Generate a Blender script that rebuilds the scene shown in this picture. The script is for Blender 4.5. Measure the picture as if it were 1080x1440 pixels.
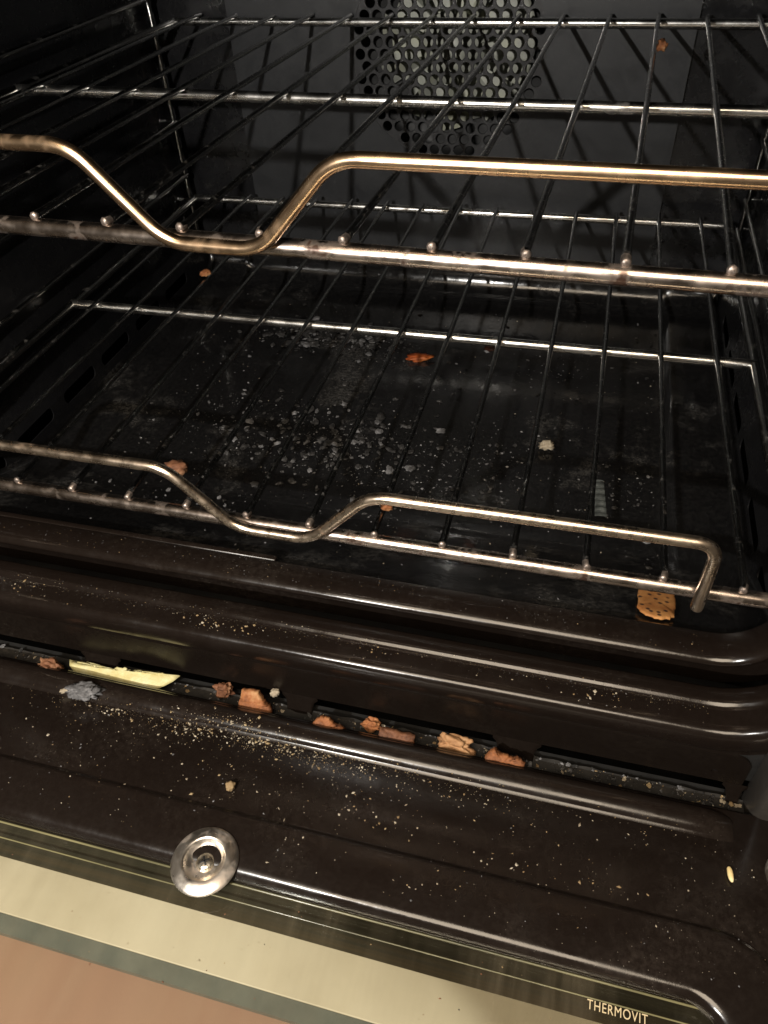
import bpy, bmesh, math, random
from mathutils import Vector, Matrix, noise

S = 0.01                       # everything below is written in centimetres
scene = bpy.context.scene
for o in list(bpy.data.objects):
    bpy.data.objects.remove(o)
COL = scene.collection
rnd = random.Random(7)
R = math.radians

# ------------------------------------------------------------------ camera
cd = bpy.data.cameras.new('camera')
cam = bpy.data.objects.new('camera', cd)
COL.objects.link(cam)
cd.sensor_fit = 'VERTICAL'
cd.sensor_height = 36.0
cd.sensor_width = 27.0
cd.lens = 1046.34 / 1440 * 36
cd.clip_start = 0.01
cd.clip_end = 50
cam.location = (0.11736, -0.21901, 0.22654)
cam.rotation_euler = (R(47.116), R(2.625), R(14.625))
scene.camera = cam

# ------------------------------------------------------------------ world, lamps, exposure
w = bpy.data.worlds.new('World')
scene.world = w
w.use_nodes = True
bg = w.node_tree.nodes['Background']
bg.inputs[0].default_value = (1.0, 0.80, 0.58, 1)
bg.inputs[1].default_value = 0.06

def lamp(name, kind, loc, energy, color, size, target=None):
    ld = bpy.data.lights.new(name, kind)
    ld.energy = energy
    ld.color = color
    if kind == 'AREA':
        ld.shape = 'DISK'
        ld.size = size
    else:
        ld.shadow_soft_size = size
    lo = bpy.data.objects.new(name, ld)
    lo.location = [c * S for c in loc]
    if target:
        d = Vector(target) - Vector(loc)
        lo.rotation_euler = d.to_track_quat('-Z', 'Y').to_euler()
    COL.objects.link(lo)
    return lo
lamp('kitchen_lamp', 'POINT', (-8.1, -45.3, 30.6), 15, (1.0, 0.955, 0.89), 0.004)
lamp('room_fill', 'AREA', (5, -75, 95), 14, (1.0, 0.83, 0.63), 0.7, (0, 0, 0))  # added soft fill standing in for warm room light

scene.view_settings.view_transform = 'Standard'
scene.view_settings.look = 'None'
scene.view_settings.exposure = 0
scene.view_settings.gamma = 1
scene.view_settings.use_curve_mapping = False
scene.cycles.max_bounces = 5
scene.cycles.diffuse_bounces = 2
scene.cycles.glossy_bounces = 3
scene.cycles.transparent_max_bounces = 8
scene.cycles.caustics_reflective = False

# ------------------------------------------------------------------ materials
def nt(name):
    m = bpy.data.materials.new(name)
    m.use_nodes = True
    t = m.node_tree
    b = t.nodes['Principled BSDF']
    return m, t, b

def ramp(t, src, stops):
    r = t.nodes.new('ShaderNodeValToRGB')
    el = r.color_ramp.elements
    while len(el) < len(stops):
        el.new(0.5)
    for e, (p, c) in zip(el, stops):
        e.position = p
        e.color = (*c, 1) if len(c) == 3 else c
    t.links.new(src, r.inputs[0])
    return r

def tex(t, scale, detail=4, rough=0.55, kind='Noise', stretch=None):
    co = t.nodes.new('ShaderNodeTexCoord')
    src = co.outputs['Object']
    if stretch:
        mp = t.nodes.new('ShaderNodeMapping')
        mp.inputs['Scale'].default_value = stretch
        t.links.new(src, mp.inputs[0])
        src = mp.outputs[0]
    if kind == 'Noise':
        n = t.nodes.new('ShaderNodeTexNoise')
        n.inputs['Scale'].default_value = scale
        n.inputs['Detail'].default_value = detail
        n.inputs['Roughness'].default_value = rough
    else:
        n = t.nodes.new('ShaderNodeTexVoronoi')
        n.inputs['Scale'].default_value = scale
    t.links.new(src, n.inputs['Vector'])
    return n

def mixc(t, fac, a, b):
    m = t.nodes.new('ShaderNodeMix')
    m.data_type = 'RGBA'
    t.links.new(fac, m.inputs[0])
    for s, v in ((6, a), (7, b)):
        if isinstance(v, tuple):
            m.inputs[s].default_value = (*v, 1)
        else:
            t.links.new(v, m.inputs[s])
    return m.outputs[2]

def bump(t, b, src, strength, dist):
    n = t.nodes.new('ShaderNodeBump')
    n.inputs['Strength'].default_value = strength
    n.inputs['Distance'].default_value = dist
    t.links.new(src, n.inputs['Height'])
    t.links.new(n.outputs[0], b.inputs['Normal'])

def enamel(name, base, film, r0, r1, speck=(0.30, 0.27, 0.22), film_at=(0.45, 0.75), spec=0.5, fleck=True, dust=(0.5, 0.72), wave=0.0):
    """vitreous enamel: dark base, patchy greasy film broken up by fine dust, tiny flecks of ash"""
    m, t, b = nt(name)
    def mul(x, y):
        mu = t.nodes.new('ShaderNodeMath')
        mu.operation = 'MULTIPLY'
        t.links.new(x, mu.inputs[0])
        t.links.new(y, mu.inputs[1])
        return mu.outputs[0]
    n1 = tex(t, 13, 4, 0.68)
    f = ramp(t, n1.outputs[0], [(film_at[0], (0.12,) * 3), (film_at[1], (1, 1, 1))])
    g = tex(t, 380, 3, 0.75)
    gd = ramp(t, g.outputs[0], [(dust[0] - .1, (0.1,) * 3), (dust[1], (1.0,) * 3)])
    c = mixc(t, mul(f.outputs[0], gd.outputs[0]), base, film)
    if fleck:
        v = tex(t, 520, kind='Voronoi')
        vs = ramp(t, v.outputs['Distance'], [(0.02, (1, 1, 1)), (0.10, (0, 0, 0))])
        gs = ramp(t, n1.outputs[0], [(0.52, (0, 0, 0)), (0.64, (1, 1, 1))])
        c = mixc(t, mul(vs.outputs[0], gs.outputs[0]), c, speck)
    t.links.new(c, b.inputs['Base Color'])
    n2 = tex(t, 38, 4, 0.75)
    rr = ramp(t, n2.outputs[0], [(0.32, (r0,) * 3), (0.72, (r1,) * 3)])
    t.links.new(rr.outputs[0], b.inputs['Roughness'])
    b.inputs['Specular IOR Level'].default_value = spec
    if wave:
        bump(t, b, n2.outputs[0], wave, 0.002)
    else:
        bump(t, b, g.outputs[0], 0.06, 0.0006)
    return m

def metal(name, base, stain, r0, r1, stain_at=(0.55, 0.7), scale=60, bumpy=0.15):
    m, t, b = nt(name)
    n1 = tex(t, scale, 4, 0.7)
    f = ramp(t, n1.outputs[0], [(stain_at[0], (0, 0, 0)), (stain_at[1], (1, 1, 1))])
    t.links.new(mixc(t, f.outputs[0], base, stain), b.inputs['Base Color'])
    inv = ramp(t, n1.outputs[0], [(stain_at[0], (1, 1, 1)), (stain_at[1] + .05, (0.25,) * 3)])
    t.links.new(inv.outputs[0], b.inputs['Metallic'])
    n2 = tex(t, scale * 3, 2, 0.7)
    rr = ramp(t, n2.outputs[0], [(0.3, (r0,) * 3), (0.75, (r1,) * 3)])
    t.links.new(rr.outputs[0], b.inputs['Roughness'])
    n3 = tex(t, scale * 9, 1, 0.6)
    bump(t, b, n3.outputs[0], bumpy, 0.0008)
    return m

def food(name, c0, c1, c2, scale=120, rough=0.75, sss=0.0):
    m, t, b = nt(name)
    n = tex(t, scale, 7, 0.7)
    r = ramp(t, n.outputs[0], [(0.32, c0), (0.5, c1), (0.68, c2)])
    t.links.new(r.outputs[0], b.inputs['Base Color'])
    b.inputs['Roughness'].default_value = rough
    bump(t, b, tex(t, scale * 3, 6, 0.7).outputs[0], 0.5, 0.001)
    return m

def plain(name, stops, scale, rough, stretch=None, spec=0.5):
    m, t, b = nt(name)
    n = tex(t, scale, 5, 0.6, stretch=stretch)
    r = ramp(t, n.outputs[0], stops)
    t.links.new(r.outputs[0], b.inputs['Base Color'])
    b.inputs['Roughness'].default_value = rough
    b.inputs['Specular IOR Level'].default_value = spec
    return m
M = {}
M['cavity'] = enamel('cavity_enamel', (0.008, 0.008, 0.009), (0.020, 0.020, 0.020), 0.18, 0.38)
M['backwall'] = enamel('back_wall_enamel', (0.020, 0.021, 0.023), (0.042, 0.043, 0.045), 0.32, 0.55, fleck=False)
M['floor'] = enamel('floor_enamel', (0.005, 0.005, 0.0055), (0.075, 0.073, 0.070), 0.04, 0.26, film_at=(0.56, 0.66), wave=0.09)
M['front'] = enamel('front_enamel', (0.0085, 0.0058, 0.0046), (0.030, 0.024, 0.020), 0.11, 0.30, film_at=(0.50, 0.78))
M['face'] = enamel('face_plate_enamel', (0.007, 0.0050, 0.0040), (0.018, 0.014, 0.011), 0.22, 0.42, spec=0.22)
M['door'] = enamel('door_enamel', (0.0085, 0.0058, 0.0046), (0.036, 0.028, 0.023), 0.12, 0.32, film_at=(0.50, 0.78))
M['arm'] = enamel('hinge_arm_paint', (0.03, 0.027, 0.024), (0.09, 0.08, 0.07), 0.3, 0.5)
M['gutter'] = enamel('grimy_gutter', (0.012, 0.011, 0.010), (0.048, 0.042, 0.035), 0.6, 0.9, film_at=(0.4, 0.65))
M['bar'] = metal('nickel_bar', (0.47, 0.40, 0.35), (0.06, 0.034, 0.024), 0.17, 0.36, (0.56, 0.66), 42, 0.03)
M['weld'] = metal('weld_end', (0.36, 0.31, 0.28), (0.06, 0.04, 0.03), 0.38, 0.6, (0.5, 0.66), 240, 0.2)
M['bar_clean'] = metal('chrome_bar', (0.76, 0.75, 0.72), (0.12, 0.06, 0.04), 0.18, 0.34, (0.62, 0.74), 26, 0.04)
M['wire'] = metal('sooty_wire', (0.34, 0.34, 0.335), (0.12, 0.105, 0.09), 0.12, 0.30, (0.58, 0.95), 260, 0.14)
M['bronze'] = metal('gold_reflecting_guard', (0.66, 0.47, 0.30), (0.28, 0.13, 0.07), 0.2, 0.32, (0.58, 0.85), 30, 0.015)  # gold base carries the warm surroundings mirrored in the chrome
M['guard'] = metal('steel_guard', (0.62, 0.51, 0.40), (0.34, 0.15, 0.06), 0.2, 0.38, (0.66, 0.8), 50, 0.03)
M['rail'] = metal('side_rail_chrome', (0.34, 0.335, 0.32), (0.10, 0.09, 0.08), 0.12, 0.26, (0.58, 0.9), 200, 0.08)
M['fan'] = plain('aluminised_fan', [(0.3, (0.24, 0.25, 0.20)), (0.5, (0.44, 0.45, 0.40)), (0.68, (0.52, 0.53, 0.40))], 30, 0.45)
M['grille'] = enamel('grille_enamel', (0.035, 0.035, 0.037), (0.05, 0.05, 0.05), 0.25, 0.4, fleck=False)
M['washer'] = metal('brushed_washer', (0.86, 0.80, 0.72), (0.60, 0.42, 0.30), 0.26, 0.4, (0.5, 0.85), 60, 0.05)
M['screw'] = metal('screw_steel', (0.60, 0.55, 0.45), (0.25, 0.2, 0.15), 0.2, 0.4, (0.5, 0.8), 200)
M['dark'] = enamel('shade_black', (0.006, 0.006, 0.006), (0.01, 0.01, 0.01), 0.5, 0.8, fleck=False)  # near-black put in for shade in slots, gaps and the fan housing
M['crust'] = food('toasted_crust', (0.04, 0.012, 0.005), (0.29, 0.105, 0.034), (0.48, 0.28, 0.13), 75)
M['crust_pale'] = food('stale_bread', (0.13, 0.05, 0.018), (0.36, 0.19, 0.085), (0.50, 0.34, 0.19), 60)
M['crust_dark'] = food('browned_crust', (0.03, 0.011, 0.006), (0.17, 0.068, 0.03), (0.34, 0.19, 0.10), 75)
M['cheese'] = food('dried_cheese', (0.44, 0.37, 0.14), (0.54, 0.49, 0.24), (0.60, 0.57, 0.34), 110, 0.5)
M['pale'] = food('pale_crumb', (0.20, 0.15, 0.10), (0.36, 0.31, 0.23), (0.55, 0.50, 0.41), 90)
M['tan'] = food('tan_crumb', (0.12, 0.07, 0.03), (0.26, 0.18, 0.09), (0.38, 0.30, 0.17), 60)
M['ash'] = food('ash_flake', (0.03, 0.03, 0.032), (0.11, 0.11, 0.115), (0.24, 0.24, 0.25), 160, 0.7)
M['grey'] = food('grey_ash', (0.10, 0.10, 0.105), (0.24, 0.24, 0.245), (0.42, 0.42, 0.42), 160, 0.6)
M['wet'] = food('burnt_grease', (0.004, 0.004, 0.004), (0.012, 0.011, 0.010), (0.03, 0.028, 0.026), 160, 0.12)
M['reflection_grey'] = food('reflection_strip', (0.02, 0.023, 0.022), (0.055, 0.062, 0.06), (0.11, 0.12, 0.115), 160, 0.5)  # grey of a floor reflection, used for the ribbed strip
M['char'] = food('charred_flake', (0.008, 0.008, 0.008), (0.025, 0.024, 0.024), (0.07, 0.07, 0.07), 160, 0.45)
M['rice'] = food('rice_grain', (0.65, 0.46, 0.18), (0.75, 0.6, 0.3), (0.8, 0.7, 0.45), 60, 0.5)
M['redbit'] = food('orange_food', (0.25, 0.04, 0.01), (0.40, 0.09, 0.02), (0.5, 0.18, 0.05), 120, 0.5)
M['print'] = nt('glass_lettering')[0]
M['print'].node_tree.nodes['Principled BSDF'].inputs['Base Color'].default_value = (0.62, 0.50, 0.30, 1)
M['print'].node_tree.nodes['Principled BSDF'].inputs['Roughness'].default_value = 0.6

def cracker_mat():
    m, t, b = nt('dotted_cracker')
    n = tex(t, 90, 5, 0.6)
    r = ramp(t, n.outputs[0], [(0.35, (0.34, 0.125, 0.032)), (0.65, (0.52, 0.25, 0.08))])
    v = tex(t, 250, kind='Voronoi')
    vs = ramp(t, v.outputs['Distance'], [(0.16, (1, 1, 1)), (0.34, (0, 0, 0))])
    t.links.new(mixc(t, vs.outputs[0], r.outputs[0], (0.05, 0.022, 0.012)), b.inputs['Base Color'])
    b.inputs['Roughness'].default_value = 0.7
    bump(t, b, n.outputs[0], 0.4, 0.001)
    return m
M['cracker'] = cracker_mat()

def glass_mat():
    """float glass: clear, reflects by Fresnel, with greasy run marks"""
    m, t, b = nt('greasy_glass')
    t.nodes.remove(b)
    out = t.nodes['Material Output']
    tr = t.nodes.new('ShaderNodeBsdfTransparent')
    tr.inputs[0].default_value = (0.97, 0.98, 0.94, 1)
    gl = t.nodes.new('ShaderNodeBsdfGlossy')
    gl.inputs['Roughness'].default_value = 0.04
    df = t.nodes.new('ShaderNodeBsdfDiffuse')
    df.inputs[0].default_value = (0.30, 0.25, 0.17, 1)
    fr = t.nodes.new('ShaderNodeFresnel')
    fr.inputs[0].default_value = 1.5
    n = tex(t, 26, 4, 0.65, stretch=(2.0, 0.22, 1))
    r = ramp(t, n.outputs[0], [(0.40, (0.02,) * 3), (0.58, (0.06,) * 3), (0.70, (0.15,) * 3)])
    m0 = t.nodes.new('ShaderNodeMixShader')
    m1 = t.nodes.new('ShaderNodeMixShader')
    t.links.new(r.outputs[0], m0.inputs[0])
    t.links.new(tr.outputs[0], m0.inputs[1])
    t.links.new(df.outputs[0], m0.inputs[2])
    t.links.new(fr.outputs[0], m1.inputs[0])
    t.links.new(m0.outputs[0], m1.inputs[1])
    t.links.new(gl.outputs[0], m1.inputs[2])
    t.links.new(m1.outputs[0], out.inputs[0])
    return m
M['glass'] = glass_mat()

M['border'] = plain('printed_border_reflections', [(0.3, (0.012, 0.011, 0.008)), (0.5, (0.024, 0.024, 0.018)), (0.72, (0.085, 0.055, 0.028))], 26, 0.15, (0.02, 3.6, 1))  # brown streaks along the pane paint reflections over the dark print
M['cream'] = plain('cream_frame', [(0.28, (0.50, 0.425, 0.325)), (0.5, (0.60, 0.52, 0.415)), (0.7, (0.64, 0.565, 0.46))], 12, 0.6)
M['teal'] = plain('green_glass_edge', [(0.3, (0.085, 0.093, 0.086)), (0.7, (0.14, 0.145, 0.13))], 60, 0.5)
M['brown'] = plain('plate_with_reflections', [(0.30, (0.28, 0.150, 0.112)), (0.55, (0.33, 0.195, 0.138)), (0.75, (0.40, 0.29, 0.185))], 6, 0.5, (1, 0.6, 1))  # pink to yellowish drift paints in reflections seen in the door glass
M['edge'] = plain('yellow_green_line', [(0.3, (0.05, 0.05, 0.028)), (0.7, (0.30, 0.27, 0.14))], 30, 0.2, (0.3, 1, 1))

# ------------------------------------------------------------------ mesh helpers (cm in, m out)
def link(name, me, mat, parent=None, smooth=True, loc=None):
    if smooth:
        me.polygons.foreach_set('use_smooth', [True] * len(me.polygons))
    for mm in (mat if isinstance(mat, list) else [mat]):
        if mm and len(me.materials) < (len(mat) if isinstance(mat, list) else 1):
            me.materials.append(M[mm])
    o = bpy.data.objects.new(name, me)
    COL.objects.link(o)
    if parent:
        o.parent = parent
    if loc:
        o.location = [c * S for c in loc]
    return o

def pyd(name, V, F):
    me = bpy.data.meshes.new(name)
    me.from_pydata([(x * S, y * S, z * S) for x, y, z in V], [], F)
    me.validate()
    me.update()
    return me

def fixn(me):
    bm = bmesh.new()
    bm.from_mesh(me)
    bmesh.ops.recalc_face_normals(bm, faces=bm.faces)
    bm.to_mesh(me)
    bm.free()
    return me

def empty(name, loc, label, cat, group=None):
    o = bpy.data.objects.new(name, None)
    o.location = [c * S for c in loc]
    o.empty_display_size = 0.02
    COL.objects.link(o)
    o['label'] = label
    o['category'] = cat
    if group:
        o['group'] = group
    return o

def tag(o, label, cat, group=None, kind=None):
    o['label'] = label
    o['category'] = cat
    if group:
        o['group'] = group
    if kind:
        o['kind'] = kind
    return o

def fillet(P, rad, n=6):
    """polyline with its inner corners rounded"""
    P = [Vector(p) for p in P]
    out = [P[0]]
    for i in range(1, len(P) - 1):
        a, b, c = P[i - 1], P[i], P[i + 1]
        d = min(rad, (a - b).length * 0.48, (c - b).length * 0.48)
        p0 = b + (a - b).normalized() * d
        p1 = b + (c - b).normalized() * d
        for k in range(n + 1):
            u = k / n
            out.append((1 - u) ** 2 * p0 + 2 * u * (1 - u) * b + u * u * p1)
    out.append(P[-1])
    return out

def tube(P, rad, seg=12, name='tube', caps=True, wob=0.0, step=None, rads=None):
    P = [Vector(p) for p in P]
    if step:
        Q = [P[0]]
        for a, b in zip(P, P[1:]):
            n = max(1, int((b - a).length / step))
            Q += [a.lerp(b, k / n) for k in range(1, n + 1)]
        P = Q
    V, F = [], []
    T = [(P[min(i + 1, len(P) - 1)] - P[max(i - 1, 0)]).normalized() for i in range(len(P))]
    up = Vector((0, 0, 1)) if abs(T[0].z) < 0.9 else Vector((1, 0, 0))
    nrm = (up - T[0] * up.dot(T[0])).normalized()
    rings = []
    def ring(c, t, nn, r):
        b = t.cross(nn)
        i0 = len(V)
        for k in range(seg):
            a = 2 * math.pi * k / seg
            V.append(c + (nn * math.cos(a) + b * math.sin(a)) * r)
        rings.append(i0)
    for i, p in enumerate(P):
        nrm = (nrm - T[i] * nrm.dot(T[i])).normalized()
        r = rads[i] if rads else rad
        if wob:
            r *= 1 + wob * noise.noise(p * 1.7)
        if caps and i == 0:
            ring(p - T[0] * r * 0.5, T[0], nrm, r * 0.55)
            ring(p - T[0] * r * 0.25, T[0], nrm, r * 0.87)
        ring(p, T[i], nrm, r)
        if caps and i == len(P) - 1:
            ring(p + T[i] * r * 0.25, T[i], nrm, r * 0.87)
            ring(p + T[i] * r * 0.5, T[i], nrm, r * 0.55)
    for a, b in zip(rings, rings[1:]):
        for k in range(seg):
            F.append((a + k, a + (k + 1) % seg, b + (k + 1) % seg, b + k))
    F.append([rings[0] + k for k in range(seg)][::-1])
    F.append([rings[-1] + k for k in range(seg)])
    return pyd(name, V, F)

def join(name, meshes):
    V, F = [], []
    for me in meshes:
        i0 = len(V)
        V += [v.co / S for v in me.vertices]
        F += [[i0 + i for i in p.vertices] for p in me.polygons]
        bpy.data.meshes.remove(me)
    return pyd(name, V, F)

def lathe(prof, name='lathe', seg=40, axis='Z'):
    V, F = [], []
    for r, h in prof:
        for k in range(seg):
            a = 2 * math.pi * k / seg
            p = (r * math.cos(a), r * math.sin(a), h)
            V.append(p if axis == 'Z' else (p[0], -p[2], p[1]))
    for i in range(len(prof) - 1):
        for k in range(seg):
            F.append((i * seg + k, i * seg + (k + 1) % seg, (i + 1) * seg + (k + 1) % seg, (i + 1) * seg + k))
    F.append([(len(prof) - 1) * seg + k for k in range(seg)])
    return fixn(pyd(name, V, F))

def plate(name, outer, holes, thick, fn):
    """flat sheet with holes in 2D, walls of thickness, mapped to 3D by fn(u, v, w)"""
    bm = bmesh.new()
    loops = []
    for lp in [outer] + holes:
        vs = [bm.verts.new((u, v, 0)) for u, v in lp]
        es = [bm.edges.new((vs[i], vs[(i + 1) % len(vs)])) for i in range(len(vs))]
        loops.append(vs)
    bmesh.ops.triangle_fill(bm, use_beauty=True, use_dissolve=False, edges=bm.edges[:], normal=(0, 0, 1))
    for vs in loops:
        nv = [bm.verts.new((v.co.x, v.co.y, thick)) for v in vs]
        n = len(vs)
        for i in range(n):
            bm.faces.new((vs[i], vs[(i + 1) % n], nv[(i + 1) % n], nv[i]))
    for v in bm.verts:
        v.co = Vector(fn(*v.co)) * S
    bmesh.ops.recalc_face_normals(bm, faces=bm.faces)
    me = bpy.data.meshes.new(name)
    bm.to_mesh(me)
    bm.free()
    return me

def rrect(x0, x1, y0, y1, r, n=6):
    out = []
    for cx, cy, a0 in ((x1 - r, y1 - r, 0), (x0 + r, y1 - r, 90), (x0 + r, y0 + r, 180), (x1 - r, y0 + r, 270)):
        for k in range(n + 1):
            a = R(a0 + 90 * k / n)
            out.append((cx + r * math.cos(a), cy + r * math.sin(a)))
    return out

def loft(name, loops, close=True):
    n = len(loops[0])
    V = [p for lp in loops for p in lp]
    F = []
    for i in range(len(loops) - 1):
        for k in range(n if close else n - 1):
            F.append((i * n + k, i * n + (k + 1) % n, (i + 1) * n + (k + 1) % n, (i + 1) * n + k))
    return pyd(name, V, F)

def box(name, x0, x1, y0, y1, z0, z1, bev=0.05, seg=2):
    bm = bmesh.new()
    bmesh.ops.create_cube(bm, size=1)
    for v in bm.verts:
        v.co = Vector((x0 + (v.co.x + .5) * (x1 - x0), y0 + (v.co.y + .5) * (y1 - y0), z0 + (v.co.z + .5) * (z1 - z0)))
    if bev:
        bmesh.ops.bevel(bm, geom=bm.edges[:], offset=bev, segments=seg, affect='EDGES', profile=0.5)
    for v in bm.verts:
        v.co *= S
    me = bpy.data.meshes.new(name)
    bm.to_mesh(me)
    bm.free()
    return me

def chunk(name, dims, seed, rough=0.25, sub=3, square=0.6, freq=2.2):
    """torn lump of bread: a box-ish ball pushed about by noise, base on z = 0"""
    bm = bmesh.new()
    bmesh.ops.create_icosphere(bm, subdivisions=sub, radius=1)
    for v in bm.verts:
        p = v.co.copy()
        q = Vector([math.copysign(abs(c) ** square, c) for c in p])
        d = noise.fractal(p * freq + Vector((seed * 3.1, seed, -seed)), 0.8, 2.1, 4) * rough
        q *= 1 + d + 0.10 * noise.fractal(p * 6.5 + Vector((seed, -seed, seed * 2)), 0.7, 2.1, 3) * min(1, rough * 3)
        q.z *= 1 + 0.35 * rough * noise.noise(Vector((p.x * 2.2, seed * 1.7, p.y)))
        v.co = Vector((q.x * dims[0] / 2, q.y * dims[1] / 2, q.z * dims[2] / 2))
    zmin = min(v.co.z for v in bm.verts)
    for v in bm.verts:
        v.co.z -= zmin
        v.co *= S
    me = bpy.data.meshes.new(name)
    bm.to_mesh(me)
    bm.free()
    return me

def slab(name, outline, thick, jag=0.0, seed=0):
    """flat torn piece: outline extruded, rim rounded"""
    r2 = random.Random(seed)
    n = len(outline)
    cx = sum(p[0] for p in outline) / n
    cy = sum(p[1] for p in outline) / n
    loops = []
    jit = [(r2.uniform(-jag, jag), r2.uniform(-jag, jag)) for _ in outline]
    for k, (sc, h) in enumerate(((0.90, 0), (1.0, 0.3), (1.0, 0.7), (0.92, 1.0), (0.6, 1.05), (0.25, 1.04))):
        loops.append([(cx + (x + j[0] - cx) * sc, cy + (y + j[1] - cy) * sc,
                       thick * (h + (0.12 * noise.noise(Vector((x * 3, y * 3, seed))) if h > .9 else 0)))
                      for (x, y), j in zip(outline, jit)])
    me = loft(name, loops)
    bm = bmesh.new()
    bm.from_mesh(me)
    bmesh.ops.holes_fill(bm, edges=bm.edges[:], sides=0)
    bmesh.ops.recalc_face_normals(bm, faces=bm.faces)
    bm.to_mesh(me)
    bm.free()
    return me

# ------------------------------------------------------------------ the oven body
FLOOR = -8.4
BACK = 39.2
oven = empty('oven', (0, 0, FLOOR), 'black enamelled oven cavity with round perforated fan cover at the back', 'oven')
oven_off = (0, 0, -FLOOR)
def part(name, me, mat, parent=oven, smooth=True):
    o = link(name, me, mat, parent, smooth)
    if parent is oven:
        o.location = [c * S for c in oven_off]
    return o

# floor pan: ramps up to the front lip, lowered middle panel, fillets to the walls and the back
def wallx(z):
    return 22.5 + 0.9 * min(1, max(0, (z + 5.5) / 4.5)) if z > -5.5 else 22.5
xs = []
FX = [0, 6, 12, 17.6, 18.2, 18.4, 18.6, 18.8, 19.0, 20.2, 21.9]
FZ = [0, 0, 0, 0, 0.01, 0.07, 0.20, 0.33, 0.38, 0.38, 0.38]
for x, z in zip(FX, FZ):
    xs.append((x, z))
for k in range(1, 7):
    a = R(90 * k / 6)
    xs.append((21.9 + .6 * math.sin(a), 0.38 + .6 * (1 - math.cos(a))))
sec = [(-x, z) for x, z in xs[:0:-1]] + xs
ys = []
for y, dz in ((1.42, 3.75), (1.6, 3.66), (3, 3.05), (5, 2.15), (7, 1.2), (8.6, 0.5), (9.7, 0.13), (11, 0), (16, 0), (22, 0), (28, 0), (33, 0), (36.9, 0)):
    ys.append((y, dz))
for k in range(1, 11):
    a = R(90 * k / 10)
    ys.append((36.9 + (BACK - 36.9) * math.sin(a), 2.3 * (1 - math.cos(a))))
loops = []
for y, dz in ys:
    lp = []
    for x, z in sec:
        top = 1.9
        zz = z * max(0.0, 1 - dz / 3.7) if abs(x) < 21.9 else z
        zz = max(zz, 0) + dz * (1 if abs(x) <= 21.9 else max(0, 1 - (abs(x) - 21.9) / .6 * 0.2))
        lp.append((x, y, FLOOR + zz))
    loops.append(lp)
me = loft('cavity_floor', loops, close=False)
part('cavity_floor', me, 'floor')

# side walls with the row of long slots low down
for s in (-1, 1):
    slots = []
    for yr in (7.7, 13.1, 18.6, 23.7, 29.0, 34.2):
        slots.append(rrect(yr - 4.0, yr, -6.75, -5.8, 0.4))
    me = plate('cavity_side_wall', [(1.5, -7.7), (BACK + .3, -7.7), (BACK + .3, -3), (BACK + .3, 0), (BACK + .3, 24), (1.5, 24), (1.5, 0), (1.5, -3)], slots, 0.07,
               lambda u, v, t, s=s: (s * (wallx(v) + t), u, v))
    ow = part('cavity_side_wall', me, 'cavity', smooth=False)
    part('slot_backing', box('slot_backing', *sorted((s * 23.9, s * 24.1)), 1.5, BACK, -7.5, -2, 0), 'dark')
part('cavity_ceiling', box('cavity_ceiling', -23.6, 23.6, 1.5, BACK + .3, 24, 24.4, 0), 'cavity', smooth=False)

# back wall with its round fan opening
FC = (0.0, 10.1)
FR = 7.12
circ = [(FC[0] + (FR + .0) * math.cos(2 * math.pi * k / 72), FC[1] + (FR + .0) * math.sin(2 * math.pi * k / 72)) for k in range(72)]
big = [(FC[0] + (FR + .9) * math.cos(2 * math.pi * k / 72), FC[1] + (FR + .9) * math.sin(2 * math.pi * k / 72)) for k in range(72)]
part('cavity_back_wall', plate('cavity_back_wall', [(-23.5, -6.5), (23.5, -6.5), (23.5, 24), (-23.5, 24)], [big], 0.3, lambda u, v, t: (u, BACK + t, v)), 'cavity', smooth=False)
part('back_liner', plate('back_liner', rrect(-16.7, 16.7, -4.6, 21, .8), [circ], 0.55, lambda u, v, t: (u, BACK - .45 + t, v)), 'backwall', smooth=False)
# perforated fan cover: hexagonal cells, each with a round hole
def perforated(R0, pitch, hole, thick):
    V, F = [], []
    n = 12
    rows = int(R0 / (pitch * .866)) + 2
    for j in range(-rows, rows + 1):
        for i in range(-rows - 2, rows + 3):
            cx = (i + (j % 2) * .5) * pitch
            cy = j * pitch * .8660254
            d = math.hypot(cx, cy)
            if d > R0 + pitch * .2:
                continue
            solid = d > 6.72
            hexv = []
            for k in range(n):
                a = R(30 * k)
                rr = pitch / math.sqrt(3) if k % 2 == 1 else pitch / 2
                hexv.append((cx + rr * math.cos(a), cy + rr * math.sin(a)))
            i0 = len(V)
            V += [(x, 0, y) for x, y in hexv]
            if solid:
                F.append([i0 + k for k in range(n)])
                continue
            cir = [(cx + hole * math.cos(R(30 * k)), cy + hole * math.sin(R(30 * k))) for k in range(n)]
            cin = [(cx + (hole - .03) * math.cos(R(30 * k)), cy + (hole - .03) * math.sin(R(30 * k))) for k in range(n)]
            V += [(x, 0, y) for x, y in cir] + [(x, 0.05, y) for x, y in cin] + [(x, thick, y) for x, y in cin]
            for q in range(3):
                for k in range(n):
                    F.append((i0 + q * n + k, i0 + q * n + (k + 1) % n, i0 + (q + 1) * n + (k + 1) % n, i0 + (q + 1) * n + k))
    return pyd('fan_cover', V, F)
fc = part('fan_cover', perforated(7.55, 0.93, 0.39, 0.10), 'grille', smooth=False)
fc.location = (0, (BACK - .40) * S, (FC[1] - FLOOR) * S)
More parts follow.
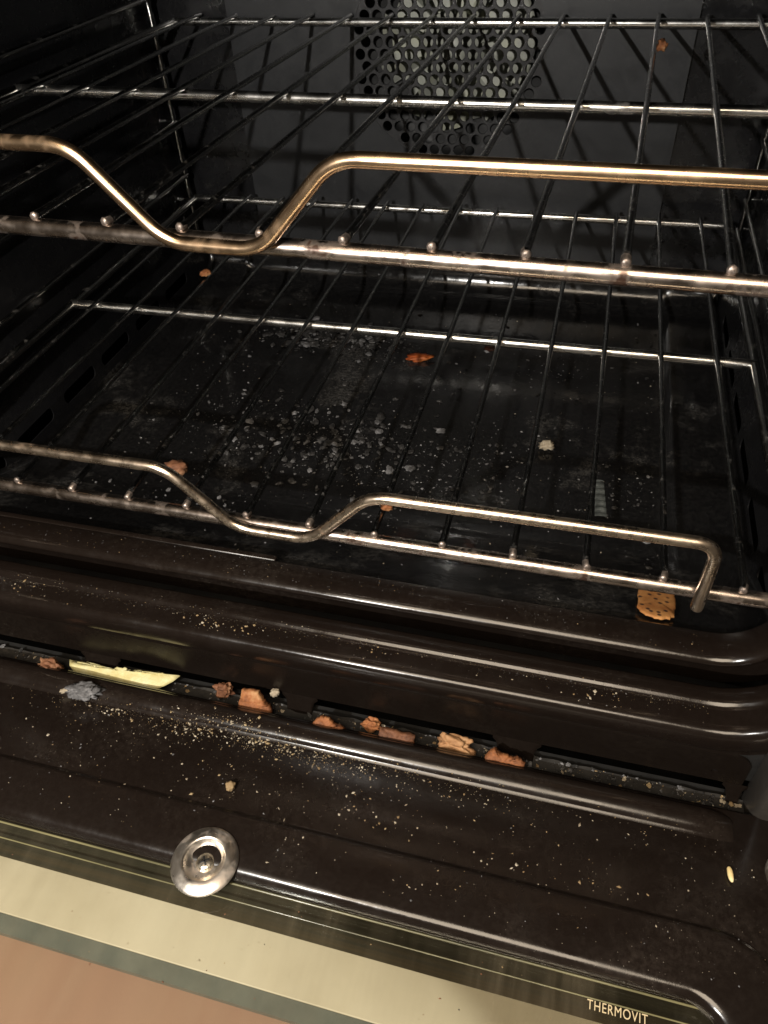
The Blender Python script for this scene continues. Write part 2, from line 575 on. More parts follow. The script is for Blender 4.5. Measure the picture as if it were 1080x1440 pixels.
# the fan behind it
for k in range(10):
    a = 2 * math.pi * k / 10 + .2
    me = loft('fan_blade', [[(math.cos(a + t * .3) * rr, (2.2 + (1 - t) * .0 + h), math.sin(a + t * .3) * rr) for t, h in ((0, -.9), (.5, -.2), (1, .5))] for rr in (2.2, 3.2, 4.4, 5.6)], close=False)
    b_ = part('fan_blade', me, 'fan')
    b_.location = (0, BACK * S, (FC[1] - FLOOR) * S)
hub = part('fan_hub', lathe([(2.4, -2.9), (2.4, -1.6), (1.4, -1.4), (1.2, -.9), (.5, -.8), (.01, -.8)], 'fan_hub', 32, 'Y'), 'fan')
hub.location = (0, BACK * S, (FC[1] - FLOOR) * S)
fp_ = part('fan_disc', lathe([(5.4, -2.7), (5.4, -2.6), (5.2, -2.55), (3, -2.5), (.01, -2.5)], 'fan_disc', 48, 'Y'), 'fan')
fp_.location = (.6 * S, BACK * S, (FC[1] - FLOOR + .3) * S)
fb = part('fan_housing', lathe([(FR + .6, -.25), (FR + .6, -3.0), (FR, -3.4), (.01, -3.4)], 'fan_housing', 48, 'Y'), 'dark')  # black housing stands in for the unlit area behind the outer holes
fb.location = (0, BACK * S, (FC[1] - FLOOR) * S)

# front lip and frame, swept round the mouth of the cavity
XC, RHO, ZL = 19.3, 2.2, -4.3
path = []
for z in (22, 12, 4, 0, -.8, -1.5):
    path.append((-1, None, z))
for k in range(0, 9):
    path.append((-1, 90 * k / 8, None))
for x in [i for i in range(-19, 20, 2)]:
    path.append((0, x, None))
for k in range(8, -1, -1):
    path.append((1, 90 * k / 8, None))
for z in (-1.5, -.8, 0, 4, 12, 22):
    path.append((1, None, z))
prof_lip = [(3.9, 1.52), (0.32, 1.46), (0.10, 1.40), (0.0, 1.25), (0.0, 0.35), (0.02, 0.15), (0.07, -0.02), (0.16, -0.16), (0.27, -0.24), (0.38, -0.25), (0.48, -0.18), (0.55, 0.0), (0.58, 0.4), (0.6, 1.0)]
prof = [(3.0, -0.70), (1.6, -0.72), (1.2, -0.76), (1.07, -0.84), (1.02, -0.95), (0.98, -1.3), (0.96, -1.52), (0.97, -1.62), (1.01, -1.70), (1.07, -1.77), (1.11, -1.86), (1.12, -2.0), (1.11, -2.65), (1.12, -2.84), (1.16, -2.97), (1.24, -3.07), (1.36, -3.13), (1.55, -3.16), (2.2, -3.16), (2.26, -3.14), (2.32, -3.10), (2.6, -3.10)]
def sweep_frame(name, prof):
    loops = []
    for s, a, z in path:
        lp = []
        for n, y in prof:
            if s == 0:
                p = (a, y, ZL - n)
            elif a is not None:
                rr = RHO + n
                p = (s * (XC + rr * math.cos(R(a))), y, ZL + RHO - rr * math.sin(R(a)))
            else:
                p = (s * (XC + RHO + n + max(0, min(1.5, (z + 2.0) * .8))), y, z)
            lp.append(p)
        loops.append(lp)
    return loft(name, loops, close=False)
part('cavity_lip', sweep_frame('cavity_lip', prof_lip), 'front')
part('front_frame', sweep_frame('front_frame', prof), 'front')
part('gap_backing', box('gap_backing', -24, 24, -.68, 1.4, -8.2, -7.9, 0), 'dark')
# a shallow pressed tongue on the lip
part('lip_tongue', box('lip_tongue', -24, -1.3, 1.38, 1.72, ZL - .4, ZL - .06, 0.06), 'front')

# face plate below the frame with its long rounded slots, and the gutter it stands in
FP = -3.2
ZB = -9.75
notch = [(-25, -11.2), (-9.2, 0.1), (1.3, 10.7), (12.5, 21.3)]
o_ = []
holes = []
outer = [(-21.6, -6.68), (-21.6, ZB)]
for a, b in [(-20.9, -11.0), (-9.2, 0.4), (1.7, 10.9), (12.6, 21.0)]:
    h = 0.95
    r_ = 0.42
    outer += [(a, ZB)]
    outer += [(a, ZB + h - r_)] + [(a + r_ - r_ * math.cos(R(t)), ZB + h - r_ + r_ * math.sin(R(t))) for t in (25, 50, 75, 90)]
    outer += [(b - r_ + r_ * math.sin(R(t)), ZB + h - r_ + r_ * math.cos(R(t))) for t in (0, 25, 50, 75, 90)] + [(b, ZB)]
outer += [(21.5, ZB), (21.45, -7.3)] + [(20.8 + .62 * math.cos(R(t)), -7.3 + .62 * math.sin(R(t))) for t in (15, 30, 45, 60, 75, 90)]
hole = [(20.2 + .16 * math.cos(R(30 * k)), -8.1 + .13 * math.sin(R(30 * k))) for k in range(12)]
part('face_plate', plate('face_plate', outer, [hole], 0.12, lambda u, v, t: (u, FP + t, v)), 'face', smooth=False)
for a, b in ((-21.9, -20.9), (-11.0, -9.2), (0.4, 1.7), (10.9, 12.6), (21.0, 21.5)):
    lps = []
    for k in range(11):
        u = k / 10
        w_ = (b - a) / 2 + .28 * (1 - math.sqrt(max(0, 1 - (2 * u - 1) ** 2)))
        y = FP - .01 - .62 * u
        z = ZB + .98 - 1.45 * u
        lps.append([((a + b) / 2 + w_ * q, y, z - (.22 if abs(q) == 1 else 0)) for q in (-1, -.98, -.85, -.4, 0, .4, .85, .98, 1)])
    part('slot_bridge', loft('slot_bridge', lps, close=False), 'face')
part('plate_backing', box('plate_backing', -23, 23, FP + .14, FP + .5, -8.55, -6.5, 0), 'dark', smooth=False)
def gutter_mesh():
    V, F = [], []
    nx, ny = 160, 10
    for j in range(ny + 1):
        y = -6.3 + 2.95 * j / ny
        for i in range(nx + 1):
            x = -24 + 48 * i / nx
            z = ZB + 0.02 + 0.22 * max(0, noise.fractal(Vector((x * 1.1, y * 1.6, 3)), 0.8, 2, 4))
            V.append((x, y, z))
    for j in range(ny):
        for i in range(nx):
            a = j * (nx + 1) + i
            F.append((a, a + 1, a + nx + 2, a + nx + 1))
    return pyd('drip_gutter', V, F)
part('drip_gutter', gutter_mesh(), 'gutter')
part('slot_depth', box('slot_depth', -24, 24, -3.3, .5, -13.2, -12.9, 0), 'dark')  # black sheet far below makes the slots read as deep shade
part('gutter_rim', tube([(-21.5, -4.05, ZB + .1), (21.2, -4.05, ZB + .1)], 0.06, 8, step=3), 'gutter')

# unseen casing added round the cavity keeps the room's light out of the gaps
part('light_block_casing', join('light_block_casing', [
    box('c', -26.5, 26.5, -3.0, 46, -13.6, -13.3, 0), box('c', -26.5, -26.2, -3.0, 46, -13.25, 26, 0), box('c', 26.2, 26.5, -3.0, 46, -13.25, 26, 0),
    box('c', -26.5, 26.5, 45.7, 46, -13.25, 26, 0), box('c', -26.5, 26.5, -3.0, 46, 26.05, 26.3, 0)]), 'dark', smooth=False)
part('front_skirt', box('front_skirt', -26.5, 26.5, -3.04, -2.9, -13.3, -9.9, 0), 'dark', smooth=False)

# ------------------------------------------------------------------ wire ladders that carry the shelves
for s, lab in ((-1, 'sooty chrome wire shelf ladder on the left wall of the oven'), (1, 'chrome wire shelf ladder on the right wall beside the shelf ends')):
    lad = empty('shelf_ladder', (s * 22.4, 20, -2), lab, 'shelf support')
    def lp(name, me):
        o = link(name, me, 'rail', lad)
        o.location = (-s * 22.4 * S, -20 * S, 2 * S)
    xi = s * 22.35
    for y in (3.2, 37.9):
        lp('upright', tube([(xi + s * .2, y, -4.6), (xi + s * .2, y, 19)], 0.2, 8))
    for z in (-0.95, 1.2, 5.35, 7.5, 11.65, 13.8):
        P = fillet([(xi + s * 1.0, 38.2, z), (xi, 38.2, z), (xi, 2.6, z), (xi + s * 1.0, 2.6, z)], 0.7, 4)
        lp('rung', tube(P, 0.17, 8, step=6))

# ------------------------------------------------------------------ the two wire shelves
PITCH = 3.0
def wire_mesh():
    L = [Vector((0, y, 0.04 - .06 * (y < .2))) for y in (-0.02, .25, .6, 3, 6, 9, 12, 15, 18, 21, 24, 27, 30, 33, 36, 37.25)]
    return tube(L, 0.155, 8, 'wire', wob=0.05, rads=[.17, .165, .15] + [.145] * 13)
def wobbly_bar(P, r, name, step=1.5, wob=0.03, seg=14):
    return tube(P, r, seg, name, step=step, wob=wob)
shared = {}
def build_shelf(loc, yaw, label, guard_mat, bar_mat):
    sh = empty('wire_shelf', loc, label, 'oven shelf', 'pair of wire oven shelves')
    sh.rotation_euler = (0, 0, yaw)
    if not shared:
        shared['wire'] = wire_mesh()
        shared['wire'].materials.append(M['wire'])
        shared['wire'].materials.append(M['weld'])
        shared['wire'].polygons.foreach_set('material_index', [1 if p.center.y < .0012 else 0 for p in shared['wire'].polygons])
        shared['front'] = wobbly_bar([(-21.6, 0, -.40), (21.6, 0, -.40)], .325, 'front_bar')
        shared['mid'] = wobbly_bar([(-21.6, 17.7, -.40), (21.6, 17.7, -.40)], .29, 'middle_bar')
        shared['back'] = wobbly_bar([(-21.6, 37.1, -.40), (21.6, 37.1, -.40)], .29, 'back_bar')
        shared['side'] = wobbly_bar([(0, 0, -.42), (0, 37.1, -.42)], .29, 'side_bar', 3)
        gy = -0.60
        G = fillet([(-17.9, gy, -.75), (-17.9, gy, 2.75), (-4.6, gy, 2.75), (-1.75, gy, -.30), (1.75, gy, -.30), (4.6, gy, 2.75), (17.9, gy, 2.75), (17.9, gy, -.75)], 0.85, 8)
        shared['guard'] = tube(G, .25, 14, 'guard_rail')
    for k in range(14):
        i = k - 6
        o = link('wire', shared['wire'], ['wire', 'weld'], sh)
        o.location.x = (i - .5) * PITCH * S
        o.rotation_euler.y = rnd.uniform(0, 6)
        o.rotation_euler.z = rnd.uniform(-.0015, .0015)
    for nm, key in (('front_bar', 'front'), ('middle_bar', 'mid'), ('back_bar', 'back'), ('guard_rail', 'guard')):
        me = shared[key].copy()
        link(nm, me, guard_mat if key == 'guard' else (bar_mat if key == 'front' else 'bar_clean'), sh)
    for s in (-1, 1):
        o = link('side_bar', shared['side'].copy(), 'rail', sh)
        o.location.x = s * 21.6 * S
    return sh
build_shelf((0, 0, 0), 0, 'lower wire shelf with steel guard rail, just above the dirty oven floor', 'guard', 'bar')
build_shelf((-0.591, 1.046, 12.607), R(-1.788), 'upper wire shelf with bronze tinted guard rail, level with the fan cover', 'bronze', 'bar')

# ------------------------------------------------------------------ the open door
DZ = -8.6
door = None
def dpart(name, me, mat, parent=None, smooth=True):
    return link(name, me, mat, door, smooth)
def rl(hw, y0, y1, r, z):
    return [(x, y, z) for x, y in rrect(-hw, hw, y0, y1, r, 10)]
YF = -41
loops = [rl(24.6, YF, -4.45, .4, DZ - 2.2), rl(24.6, YF, -4.45, .4, DZ - .35), rl(24.55, YF + .05, -4.5, .4, DZ - .12), rl(24.4, YF + .2, -4.65, .4, DZ),
         rl(22.6, -39, -9.45, 2.6, DZ), rl(22.5, -38.9, -9.53, 2.5, DZ + .02), rl(22.4, -38.8, -9.6, 2.4, DZ + .09), rl(22.3, -38.7, -9.68, 2.3, DZ + .16), rl(22.1, -38.6, -9.85, 2.2, DZ + .18),
         rl(20.75, -36, -11.65, 1.7, DZ + .16), rl(20.6, -35.9, -11.8, 1.65, DZ + .13), rl(20.45, -35.8, -11.95, 1.6, DZ + .04), rl(20.36, -35.7, -12.04, 1.55, DZ - .1), rl(20.34, -35.7, -12.07, 1.5, DZ - .66)]
door = part('door', fixn(loft('door', loops)), 'door')
door['label'] = 'open door: black inner frame round a greasy glass pane'
# rolled bead along the hinge edge
loops = []
for x in [-20.9, -20.75, -20.5, -20.1, -19.4] + list(range(-18, 19, 2)) + [19.4, 20.1, 20.5, 20.75, 20.9]:
    h = min(1, max(0.02, (20.9 - abs(x)) / .9)) ** .5
    lp = []
    for k in range(13):
        a = R(180 * k / 12)
        lp.append((x, -5.28 + .58 * math.cos(a) * (0.4 + .6 * h), DZ - .01 + .36 * h * math.sin(a)))
    lp.append((x, -6.05 - .0 * h, DZ - .012))
    lp[12] = (x, -5.88 * 1.0, DZ + .035 * h)
    loops.append(lp)
dpart('hinge_bead', fixn(loft('hinge_bead', loops, close=False)), 'door')
# glass and what shows through it
GZ = DZ - .66
dpart('inner_glass', box('inner_glass', -20.9, 20.9, -36.2, -11.7, GZ - .4, GZ, 0.04), 'glass', smooth=False)
ring = [(x, y) for x, y in rrect(-19.4, 19.4, -34.3, -13.35, .9)]
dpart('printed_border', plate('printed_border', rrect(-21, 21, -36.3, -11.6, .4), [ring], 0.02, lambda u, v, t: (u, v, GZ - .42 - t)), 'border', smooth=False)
dpart('glass_line_outer', tube([(-20.2, -12.15, GZ + .02), (20.2, -12.15, GZ + .02)], .05, 6, step=4), 'edge')  # two thin yellow-green lines laid along the pane
dpart('glass_line_inner', tube([(-20.0, -12.75, GZ - .01), (19.6, -12.75, GZ - .01)], .035, 6, step=4), 'edge')
dpart('cream_spacer', box('cream_spacer', -22.5, 22.5, -15.05, -11, -11.6, -11.2, .05), 'cream', smooth=False)
dpart('middle_pane_edge', box('middle_pane_edge', -22.5, 22.5, -15.75, -15.06, -11.7, -11.22, 0), 'teal', smooth=False)
dpart('outer_plate', box('outer_plate', -24, 24, -41, -10.5, -12.6, -12.3, 0), 'brown', smooth=False)
# lettering
fcurve = bpy.data.curves.new('lettering', 'FONT')
fcurve.body = 'THERMOVIT'
fcurve.size = 0.0046
fcurve.space_character = 1.12
fcurve.extrude = 0.00004
fo = bpy.data.objects.new('tmp_text', fcurve)
COL.objects.link(fo)
dg = bpy.context.evaluated_depsgraph_get()
tm = bpy.data.meshes.new_from_object(fo.evaluated_get(dg))
bpy.data.objects.remove(fo)
wid = max(v.co.x for v in tm.vertices) - min(v.co.x for v in tm.vertices)
for v in tm.vertices:
    v.co.x *= 0.0212 / wid
le = link('lettering', tm, 'print', door, smooth=False)
le.location = (15.55 * S, -13.12 * S, (GZ + .012) * S)
# big dished washer with its cross-head screw, on a pressed boss
wx, wy = 0.0, -11.85
def at_door(o, x, y, z):
    o.location = (x * S, y * S, z * S)
    return o
at_door(dpart('boss', lathe([(1.52, -.22), (1.48, -.02), (1.38, .08), (1.26, .12), (1.1, .12), (1.0, -.05), (.98, -.3)], 'boss', 48), 'door'), wx, wy + .42, DZ + .05)
ws = at_door(dpart('washer', lathe([(1.46, -.03), (1.49, .01), (1.47, .05), (1.38, .11), (1.22, .19), (1.08, .245), (.99, .26), (.94, .25), (.89, .18), (.82, .07), (.72, -.04), (.60, -.12), (.50, -.15), (.38, -.16), (.01, -.16)], 'washer', 56), 'washer'), wx, wy, DZ + .20)
ws.scale = (.95, .95, .8)
sc = link('screw', lathe([(.40, -.2), (.40, -.10), (.35, -.02), (.24, .035), (.12, .055), (.01, .06)], 'screw', 28), 'screw', door)
at_door(sc, wx, wy, DZ + .19)
for k in range(2):
    a = R(35 + 90 * k)
    cr = link('cross_slot', box('cross_slot', -.2, .2, -.04, .04, -.02, .068, 0.01, 1), 'dark', door)  # dark bars drawn for the shade in the cross recess
    at_door(cr, wx, wy, DZ + .19)
    cr.rotation_euler.z = a
# hinge arm and its cap at the right-hand end
dpart('hinge_arm', box('hinge_arm', 21.75, 23.4, -4.7, -2.8, -10.4, -5.4, .35, 3), 'arm')
cap = at_door(dpart('hinge_cap', lathe([(1.05, 0), (1.05, .10), (.95, .2), (.75, .22), (.65, .12), (.01, .1)], 'hinge_cap', 36), 'washer'), 23.05, -6.9, DZ)

# ------------------------------------------------------------------ food and dirt
def place(name, me, mat, loc, rot, label, cat, group=None):
    o = link(name, me, mat)
    o.location = [c * S for c in loc]
    o.rotation_euler = [R(a) for a in rot]
    tag(o, label, cat, group)
    return o
GZT = ZB + .06
# cheese
top = []
for k in range(54):
    x = -3.2 + 6.35 * k / 53
    top.append((x, .42 + .45 * max(0, (x + 1) / 4) + .16 * noise.fractal(Vector((x * 1.9, 1.3, 0)), .6, 2.2, 4) + .05 * noise.noise(Vector((x * 9, 5, 0)))))
bot = [(2.9, .5), (2.5, .2), (2.1, -.1), (1.7, -.25), (1.2, -.3), (.5, -.3), (-.3, -.3), (-1.1, -.3), (-1.9, -.28), (-2.6, -.2), (-3.1, .1)]
def bend(me):
    for v in me.vertices:
        v.co.z += .0016 * math.sin(v.co.x * 95 + .6) + .0008 * noise.fractal(v.co * 170, .7, 2, 3)
    return me
place('cheese_strip', bend(slab('cheese_strip', top + bot, .13, .03, 3)), 'cheese', (-8.5, -4.15, GZT + .46), (30, 0, -1), 'long pale yellow strip of dried cheese wedged between oven and door', 'cheese')
crusts = [
    ('crust', (-12.3, -4.15, .0), (1.3, .7, 1.0), 1, 'brown crust lump at the left end of the yellow cheese strip', 'crust_dark'),
    ('crust', (-2.9, -3.3, .0), (.9, .5, .8), 2, 'small dark toast scrap left of the big toasted crumb, half under the slot edge', 'crust_dark'),
    ('crust', (-0.95, -3.75, .0), (1.75, .6, 1.3), 3, 'big square toasted orange bread chunk beside a white speck in the gap', 'crust'),
    ('crust', (3.0, -4.1, .0), (2.1, .5, .85), 4, 'wedge of orange toast at the left end of the second slot', 'crust'),
    ('crust', (4.85, -3.4, .0), (.75, .5, .7), 5, 'tiny orange toast scrap behind the wedge in the middle of the gap', 'crust'),
    ('crust', (6.25, -3.85, .0), (1.7, .5, .8), 6, 'dull brown flat crust between the orange wedge and the two-tone crust', 'crust_dark'),
    ('crust', (9.0, -3.75, .0), (1.6, .6, 1.0), 7, 'two-tone orange crust, second from the right in the gap', 'crust_pale'),
    ('crust', (11.35, -3.95, .0), (1.9, .6, .9), 8, 'rightmost orange crust in the gap, crumbly on top', 'crust')]
chips = {3: [(-.85, -.2), (-.8, .55), (-.72, 1.02), (-.3, 1.0), (.12, 1.05), (.3, .7), (.5, .42), (.86, .22), (.84, -.15), (.4, -.3), (-.3, -.3)],
         4: [(-1.05, -.1), (-.75, .2), (-.45, .5), (-.1, .55), (.2, .3), (.6, .22), (1.05, .0), (1.0, -.3), (.3, -.35), (-.6, -.3)],
         6: [(-.85, -.2), (-.84, .42), (-.3, .46), (.3, .38), (.84, .36), (.86, -.2), (.2, -.3), (-.4, -.28)],
         8: [(-.95, -.3), (-.9, .15), (-.7, .45), (-.5, .62), (-.2, .42), (.1, .4), (.35, .3), (.6, .36), (.9, .2), (.95, -.3), (.3, -.35), (-.4, -.35)]}
def dense(P, n=5):
    out = []
    for (ax, ay), (bx, by) in zip(P, P[1:] + P[:1]):
        for k in range(n):
            u = k / n
            out.append((ax + (bx - ax) * u, ay + (by - ay) * u))
    return out
for nm, (x, y, z), dm, sd, lab, mt in crusts:
    if sd in chips:
        me, rot, zz = slab('crust', dense(chips[sd]), .42, .035, sd), (rnd.uniform(48, 62), rnd.uniform(-4, 4), rnd.uniform(-6, 4)), {3: .44, 4: .74, 6: .60, 8: .72}[sd]
        for v in me.vertices:
            v.co += Vector((0, 0, .0011 * noise.fractal(v.co * 260, .7, 2, 3)))
    else:
        me, rot, zz = chunk('crust', dm, sd, .62, 4, .78, 1.15), (0, 0, rnd.uniform(-12, 8)), .1
    place(nm, me, mt, (x, y - .32, GZT + z + zz), rot, lab, 'crust', 'bread crusts in the gap above the door')
place('crumb', chunk('crumb', (.45, .35, .4), 21, .4, 3, .8), 'pale', (-.15, -3.4, GZT + .75), (0, 0, 20), 'white crumb resting behind the big square toast chunk', 'crumb', 'single crumbs')
# cracker on the ramp behind the lip
cr_ = []
for k in range(9):
    a = R(180 + 180 * k / 8)
    cr_.append((.85 * math.cos(a), .85 * math.sin(a) * 1.05))
cr_ += [(.88, .5), (.86, 1.2), (.84, 2.0), (.8, 3.1), (.2, 3.6), (-.4, 3.5), (-.78, 2.9), (-.84, 1.6), (-.86, .7)]
place('cracker', slab('cracker', dense(cr_, 3), .16, .045, 9), 'cracker', (17.2, 2.75, -5.12), (-21, 0, -6), 'round-ended orange cracker piece with dark dots under the lower shelf', 'cracker')
# single crumbs one can point at
place('rice_grain', chunk('rice_grain', (.22, .62, .2), 31, .1, 3, .9), 'rice', (20.65, -7.35, DZ + .0), (0, 0, 8), 'cream grain of rice lying on the right of the door frame', 'rice grain')
place('charred_lump', chunk('charred_lump', (1.5, .8, .55), 32, .5, 4, .8, 2.5), 'ash', (-9.3, -5.75, DZ + .02), (0, 0, 10), 'grey charred lump on the door edge below the cheese', 'charred food')
place('crumb', chunk('crumb', (.62, .24, .2), 33, .3, 3, .6), 'pale', (-10.4, -5.75, DZ + .05), (0, 0, 30), 'pale oblong crumb just left of the grey charred lump', 'crumb', 'single crumbs')
place('crumb', chunk('crumb', (.42, .4, .3), 34, .4, 3, .8), 'tan', (-.28, -8.56, DZ), (0, 0, 30), 'round yellowish crumb on the door panel above the big washer', 'crumb', 'single crumbs')
place('crumb', chunk('crumb', (.75, .6, .35), 35, .4, 3, .8), 'crust', (-13.5, 22, .18), (0, 0, 30), 'small brown crumb caught on a far wire of the lower shelf', 'crumb', 'single crumbs')
place('crumb', chunk('crumb', (1.1, .9, .5), 36, .4, 3, .8), 'crust_dark', (-5.9, 2.0, .1), (0, 0, 30), 'brown crumb on the lower shelf behind the guard dip', 'crumb', 'single crumbs')
place('crumb', chunk('crumb', (.5, .4, .35), 37, .5, 3, .8), 'crust', (4.7, 1.55, .1), (0, 0, 10), 'orange crumb under the right shoulder of the lower guard rail', 'crumb', 'single crumbs')
place('crumb', chunk('crumb', (.45, .55, .5), 38, .7, 3, .8), 'crust', (14.1, 27.0, 12.75), (0, 0, 10), 'yellow brown scrap stuck on a wire of the upper shelf', 'crumb', 'single crumbs')
place('crumb', chunk('crumb', (.9, .7, .6), 39, .5, 3, .8), 'pale', (10.93, 18.2, FLOOR), (0, 0, 10), 'white crumbly lump alone on the right of the oven floor', 'crumb', 'single crumbs')
place('food_scrap', chunk('food_scrap', (1.8, .9, .35), 40, .5, 3, .8), 'redbit', (0.19, 27.72, FLOOR), (0, 0, 10), 'flat orange red food scrap near the middle of the oven floor', 'food scrap', 'orange food scraps')
place('food_scrap', chunk('food_scrap', (.9, .9, .5), 41, .5, 3, .8), 'redbit', (5.31, 31.09, FLOOR), (0, 0, 10), 'small red food scrap right of the flat one, further back', 'food scrap', 'orange food scraps')

_b = bmesh.new()
bmesh.ops.create_icosphere(_b, subdivisions=2, radius=1)
_b.verts.ensure_lookup_table()
ICO = ([v.co.copy() for v in _b.verts], [tuple(v.index for v in f.verts) for f in _b.faces])
_b.free()
def scatter(name, items, mats, label, cat):
    """many tiny irregular crumbs as one uncountable mass: items = (x, y, z, size, material index)"""
    V, F, MI = [], [], []
    oct_v = [Vector(p) for p in ((1, 0, 0), (-1, 0, 0), (0, 1, 0), (0, -1, 0), (0, 0, 1), (0, 0, -.6))]
    oct_f = [(0, 2, 4), (2, 1, 4), (1, 3, 4), (3, 0, 4), (2, 0, 5), (1, 2, 5), (3, 1, 5), (0, 3, 5)]
    for x, y, z, sz, mi in items:
        i0 = len(V)
        a = rnd.uniform(0, 6.28)
        ca, sa = math.cos(a), math.sin(a)
        k = (rnd.uniform(.6, 1.4), rnd.uniform(.5, 1.0), rnd.uniform(.4, .9))
        if sz > .11:
            bv, bf = ICO
            k = (k[0], k[1], k[2] * .6)
            off = Vector((rnd.uniform(0, 50), rnd.uniform(0, 50), 0))
            pts = [p * (1 + .8 * noise.noise(p * 2.4 + off)) for p in bv]
        else:
            bv, bf = oct_v, oct_f
            pts = [Vector((p.x * rnd.uniform(.7, 1.25) + rnd.uniform(-.25, .25), p.y * rnd.uniform(.7, 1.25) + rnd.uniform(-.25, .25), p.z)) for p in bv]
        for p in pts:
            px, py = p.x * k[0], p.y * k[1]
            V.append((x + (px * ca - py * sa) * sz, y + (px * sa + py * ca) * sz, z + (p.z * k[2] + .3) * sz))
        for f in bf:
            F.append(tuple(i0 + q for q in f))
            MI.append(mi)
    me = pyd(name, V, F)
    o = link(name, me, mats, smooth=False)
    if len(me.polygons) == len(MI):
        me.polygons.foreach_set('material_index', MI)
    tag(o, label, cat, kind='stuff')
    return o

def floor_z(y):
    for (a, za), (b, zb) in zip(ys, ys[1:]):
        if a <= y <= b:
            return FLOOR + za + (zb - za) * (y - a) / (b - a)
    return FLOOR
def size(lo, hi):
    return lo * (hi / lo) ** (rnd.random() ** 2.2)
# crumbs on the door
def bead_z(y):
    if -5.86 < y < -4.7:
        return DZ + .36 * math.sqrt(max(0, 1 - ((y + 5.28) / .58) ** 2))
    return DZ + (.17 if y < -9.65 else 0)
it = []
for _ in range(950):
    x = rnd.gauss(1.0, 5.0)
    if noise.noise(Vector((x * .9, 4, 1))) < -.12:
        continue
    if rnd.random() < .25:
        x = rnd.uniform(-14, 20)
    y = -5.72 - abs(rnd.gauss(0, .36)) * (1 + .9 * rnd.random())
    it.append((x, y, bead_z(y), size(.01, .055), rnd.choice((0, 1, 1))))
for _ in range(420):
    x = rnd.gauss(0, 7)
    y = -6.1 - rnd.expovariate(1 / 1.0)
    if y > -11.5 and math.hypot(x - wx, y - wy) > 2.3:
        it.append((x, y, bead_z(y), size(.014, .08), rnd.choice((0, 0, 1))))
for _ in range(420):
    x = rnd.uniform(-12, 22)
    y = rnd.uniform(-11.4, -6)
    if math.hypot(x - wx, y - wy) > 2.3:
        it.append((x, y, bead_z(y), size(.015, .06), rnd.choice((0, 0, 1, 2))))
for cx, cy, n, sp in ((-1.2, -5.7, 160, .9), (-3.5, -6.0, 110, .9), (-8, -6.2, 40, .5), (1, -6.1, 120, .7), (3.5, -6.5, 60, .6), (13, -9, 25, .7), (16.5, -9, 16, .5), (6, -8.5, 20, .5)):
    for _ in range(n):
        x, y = rnd.gauss(cx, sp * 1.6), rnd.gauss(cy, sp * .35)
        if y > -4.8 or math.hypot(x - wx, y - wy) < 2.3:
            continue
        it.append((x, y, bead_z(y), size(.012, .09), rnd.choice((0, 0, 1))))
for _ in range(1500):
    x = rnd.gauss(0.5, 5.5)
    if noise.noise(Vector((x * .7, 2, 5))) < -.1:
        continue
    y = -5.8 - abs(rnd.gauss(0, .35))
    it.append((x, y, bead_z(y), size(.006, .02), rnd.choice((0, 1, 2))))
scatter('door_crumbs', it, ['pale', 'tan', 'ash'], 'pale bread crumbs strewn over the black door frame', 'crumbs')
# crumbs on the frame ledge between groove and face
it = []
for _ in range(520):
    x = rnd.uniform(-20, 21)
    y = rnd.uniform(-2.85, -1.3) if rnd.random() < .6 else rnd.gauss(-1.65, .12)
    it.append((x, y, ZL - (1.11 if y < -1.8 else .99), size(.012, .045), rnd.choice((0, 1, 2, 2))))
for _ in range(1500):
    it.append((rnd.uniform(-20, 20.5), rnd.gauss(-1.9, .14), ZL - 1.11, size(.006, .02), rnd.choice((0, 1, 2, 2))))
for cx, n in ((-3.6, 22), (-1.8, 14), (15, 14), (5, 10), (-14, 12)):
    for _ in range(n):
        it.append((rnd.gauss(cx, .8), rnd.gauss(-2.3, .2), ZL - 1.11, size(.03, .11), rnd.choice((0, 1))))
for _ in range(260):
    x = rnd.uniform(-20, 20)
    y = rnd.uniform(.0, 1.2)
    it.append((x, y, ZL, size(.012, .04), rnd.choice((1, 2, 2))))
scatter('frame_crumbs', it, ['pale', 'tan', 'ash'], 'fine crumbs and ash along the stepped oven front edge', 'crumbs')
# gutter dirt
it = []
for _ in range(2600):
    x = rnd.uniform(-22, 21.5)
    if noise.noise(Vector((x * .6, 9, 2))) < -.25:
        continue
    it.append((x, rnd.uniform(-4.7, -3.38), ZB + .06, size(.02, .14), rnd.choice((0, 1, 2, 2, 3, 3, 3))))
scatter('gutter_dirt', it, ['pale', 'tan', 'ash', 'char'], 'grey dirt and crumbs lying in the gap under the face plate', 'dirt')
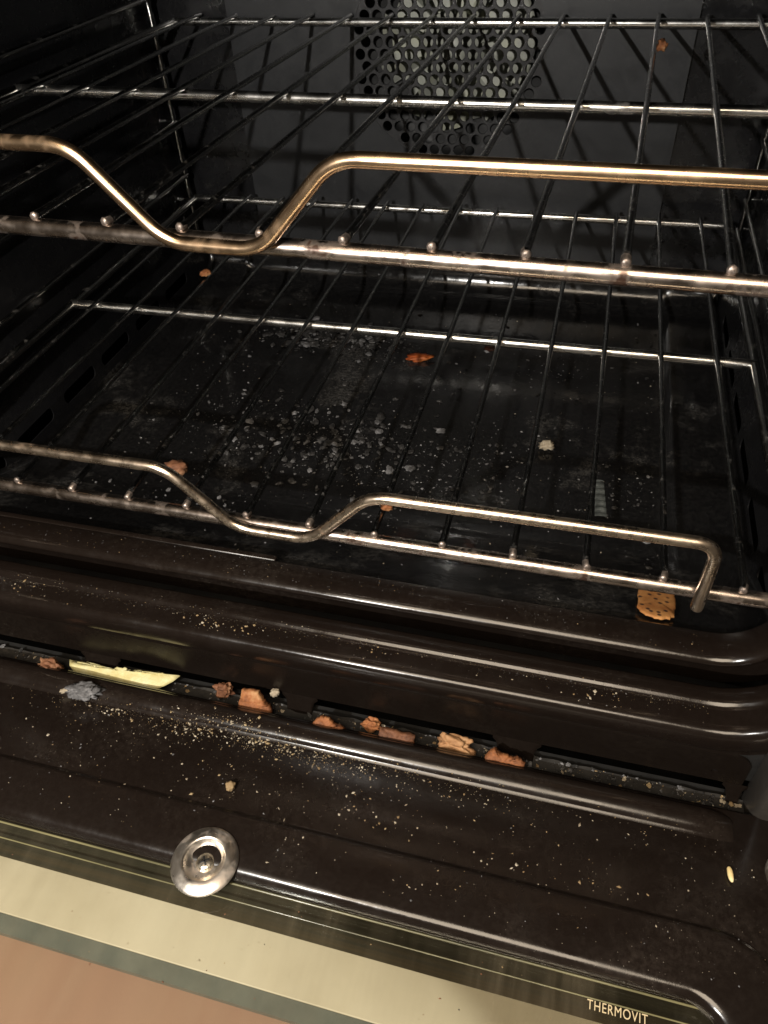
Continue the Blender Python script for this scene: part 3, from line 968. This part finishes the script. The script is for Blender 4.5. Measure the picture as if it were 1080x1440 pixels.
# ribbed strip added as a stand-in for a reflection in the floor
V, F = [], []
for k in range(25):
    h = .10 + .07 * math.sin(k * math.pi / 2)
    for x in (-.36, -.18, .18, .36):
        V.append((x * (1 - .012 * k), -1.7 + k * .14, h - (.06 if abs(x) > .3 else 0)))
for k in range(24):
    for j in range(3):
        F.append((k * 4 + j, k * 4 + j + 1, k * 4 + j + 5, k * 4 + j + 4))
place('ribbed_reflection', pyd('ribbed_reflection', V, F), 'reflection_grey', (14.61, 14.01, FLOOR + .02), (0, 0, 4), 'ribbed grey strip standing in for a reflection on the right of the oven floor', 'reflection')
# oven floor debris
it = []
for cx, cy, sx, sy, n, big in ((-4.1, 16.1, 3.6, 2.2, 480, .38), (-2.0, 14.5, 3.6, 2.0, 360, .30), (-11, 18, 2.0, 1.6, 120, .2), (-9.5, 28.7, 2.4, 1.2, 280, .44), (-3.5, 28.0, 2.2, 1.3, 220, .44),
                               (6.5, 15.5, 3.0, 2.0, 260, .16), (4, 12, 3.5, 1.8, 220, .14), (16.2, 14.2, .9, 1.4, 70, .16), (2, 9.5, 2, 1, 70, .14), (13.5, 30, 2, 2, 30, .12), (-10, 12, 3, 2, 120, .12), (9.5, 27, 2, 2, 40, .16)):
    for _ in range(n):
        x, y = rnd.gauss(cx * 1.023 - .27, sx), rnd.gauss(cy * 1.023 + .5, sy)
        sz = size(.02, big)
        it.append((x, y, floor_z(y), sz, rnd.choice((0, 1, 1) if sz > .11 else (0, 0, 1, 1, 1, 3))))
for _ in range(420):
    x, y = rnd.uniform(-18, 18), rnd.uniform(2, 36)
    it.append((x, y, floor_z(y), size(.02, .07), rnd.choice((0, 0, 2))))
for _ in range(2600):
    x, y = rnd.uniform(-19, 18), rnd.uniform(5, 36.5)
    if noise.noise(Vector((x * .16, y * .16, 7))) + .5 * noise.noise(Vector((x * .5, y * .5, 2))) < -.05:
        continue
    it.append((x, y, floor_z(y), size(.02, .16), rnd.choice((4, 4, 4, 1, 0))))
scatter('floor_debris', it, ['ash', 'char', 'pale', 'grey', 'wet'], 'burnt flakes and ash scattered over the oven floor', 'burnt debris')
# dark specks on the door glass
it = []
for _ in range(46):
    x, y = rnd.uniform(-9, 16), rnd.uniform(-16.4, -12.4)
    it.append((x, y, GZ + .005, size(.015, .07), rnd.choice((0, 0, 1, 2))))
scatter('glass_specks', it, ['crust_dark', 'char', 'tan'], 'brown and black specks stuck to the greasy door glass', 'specks')
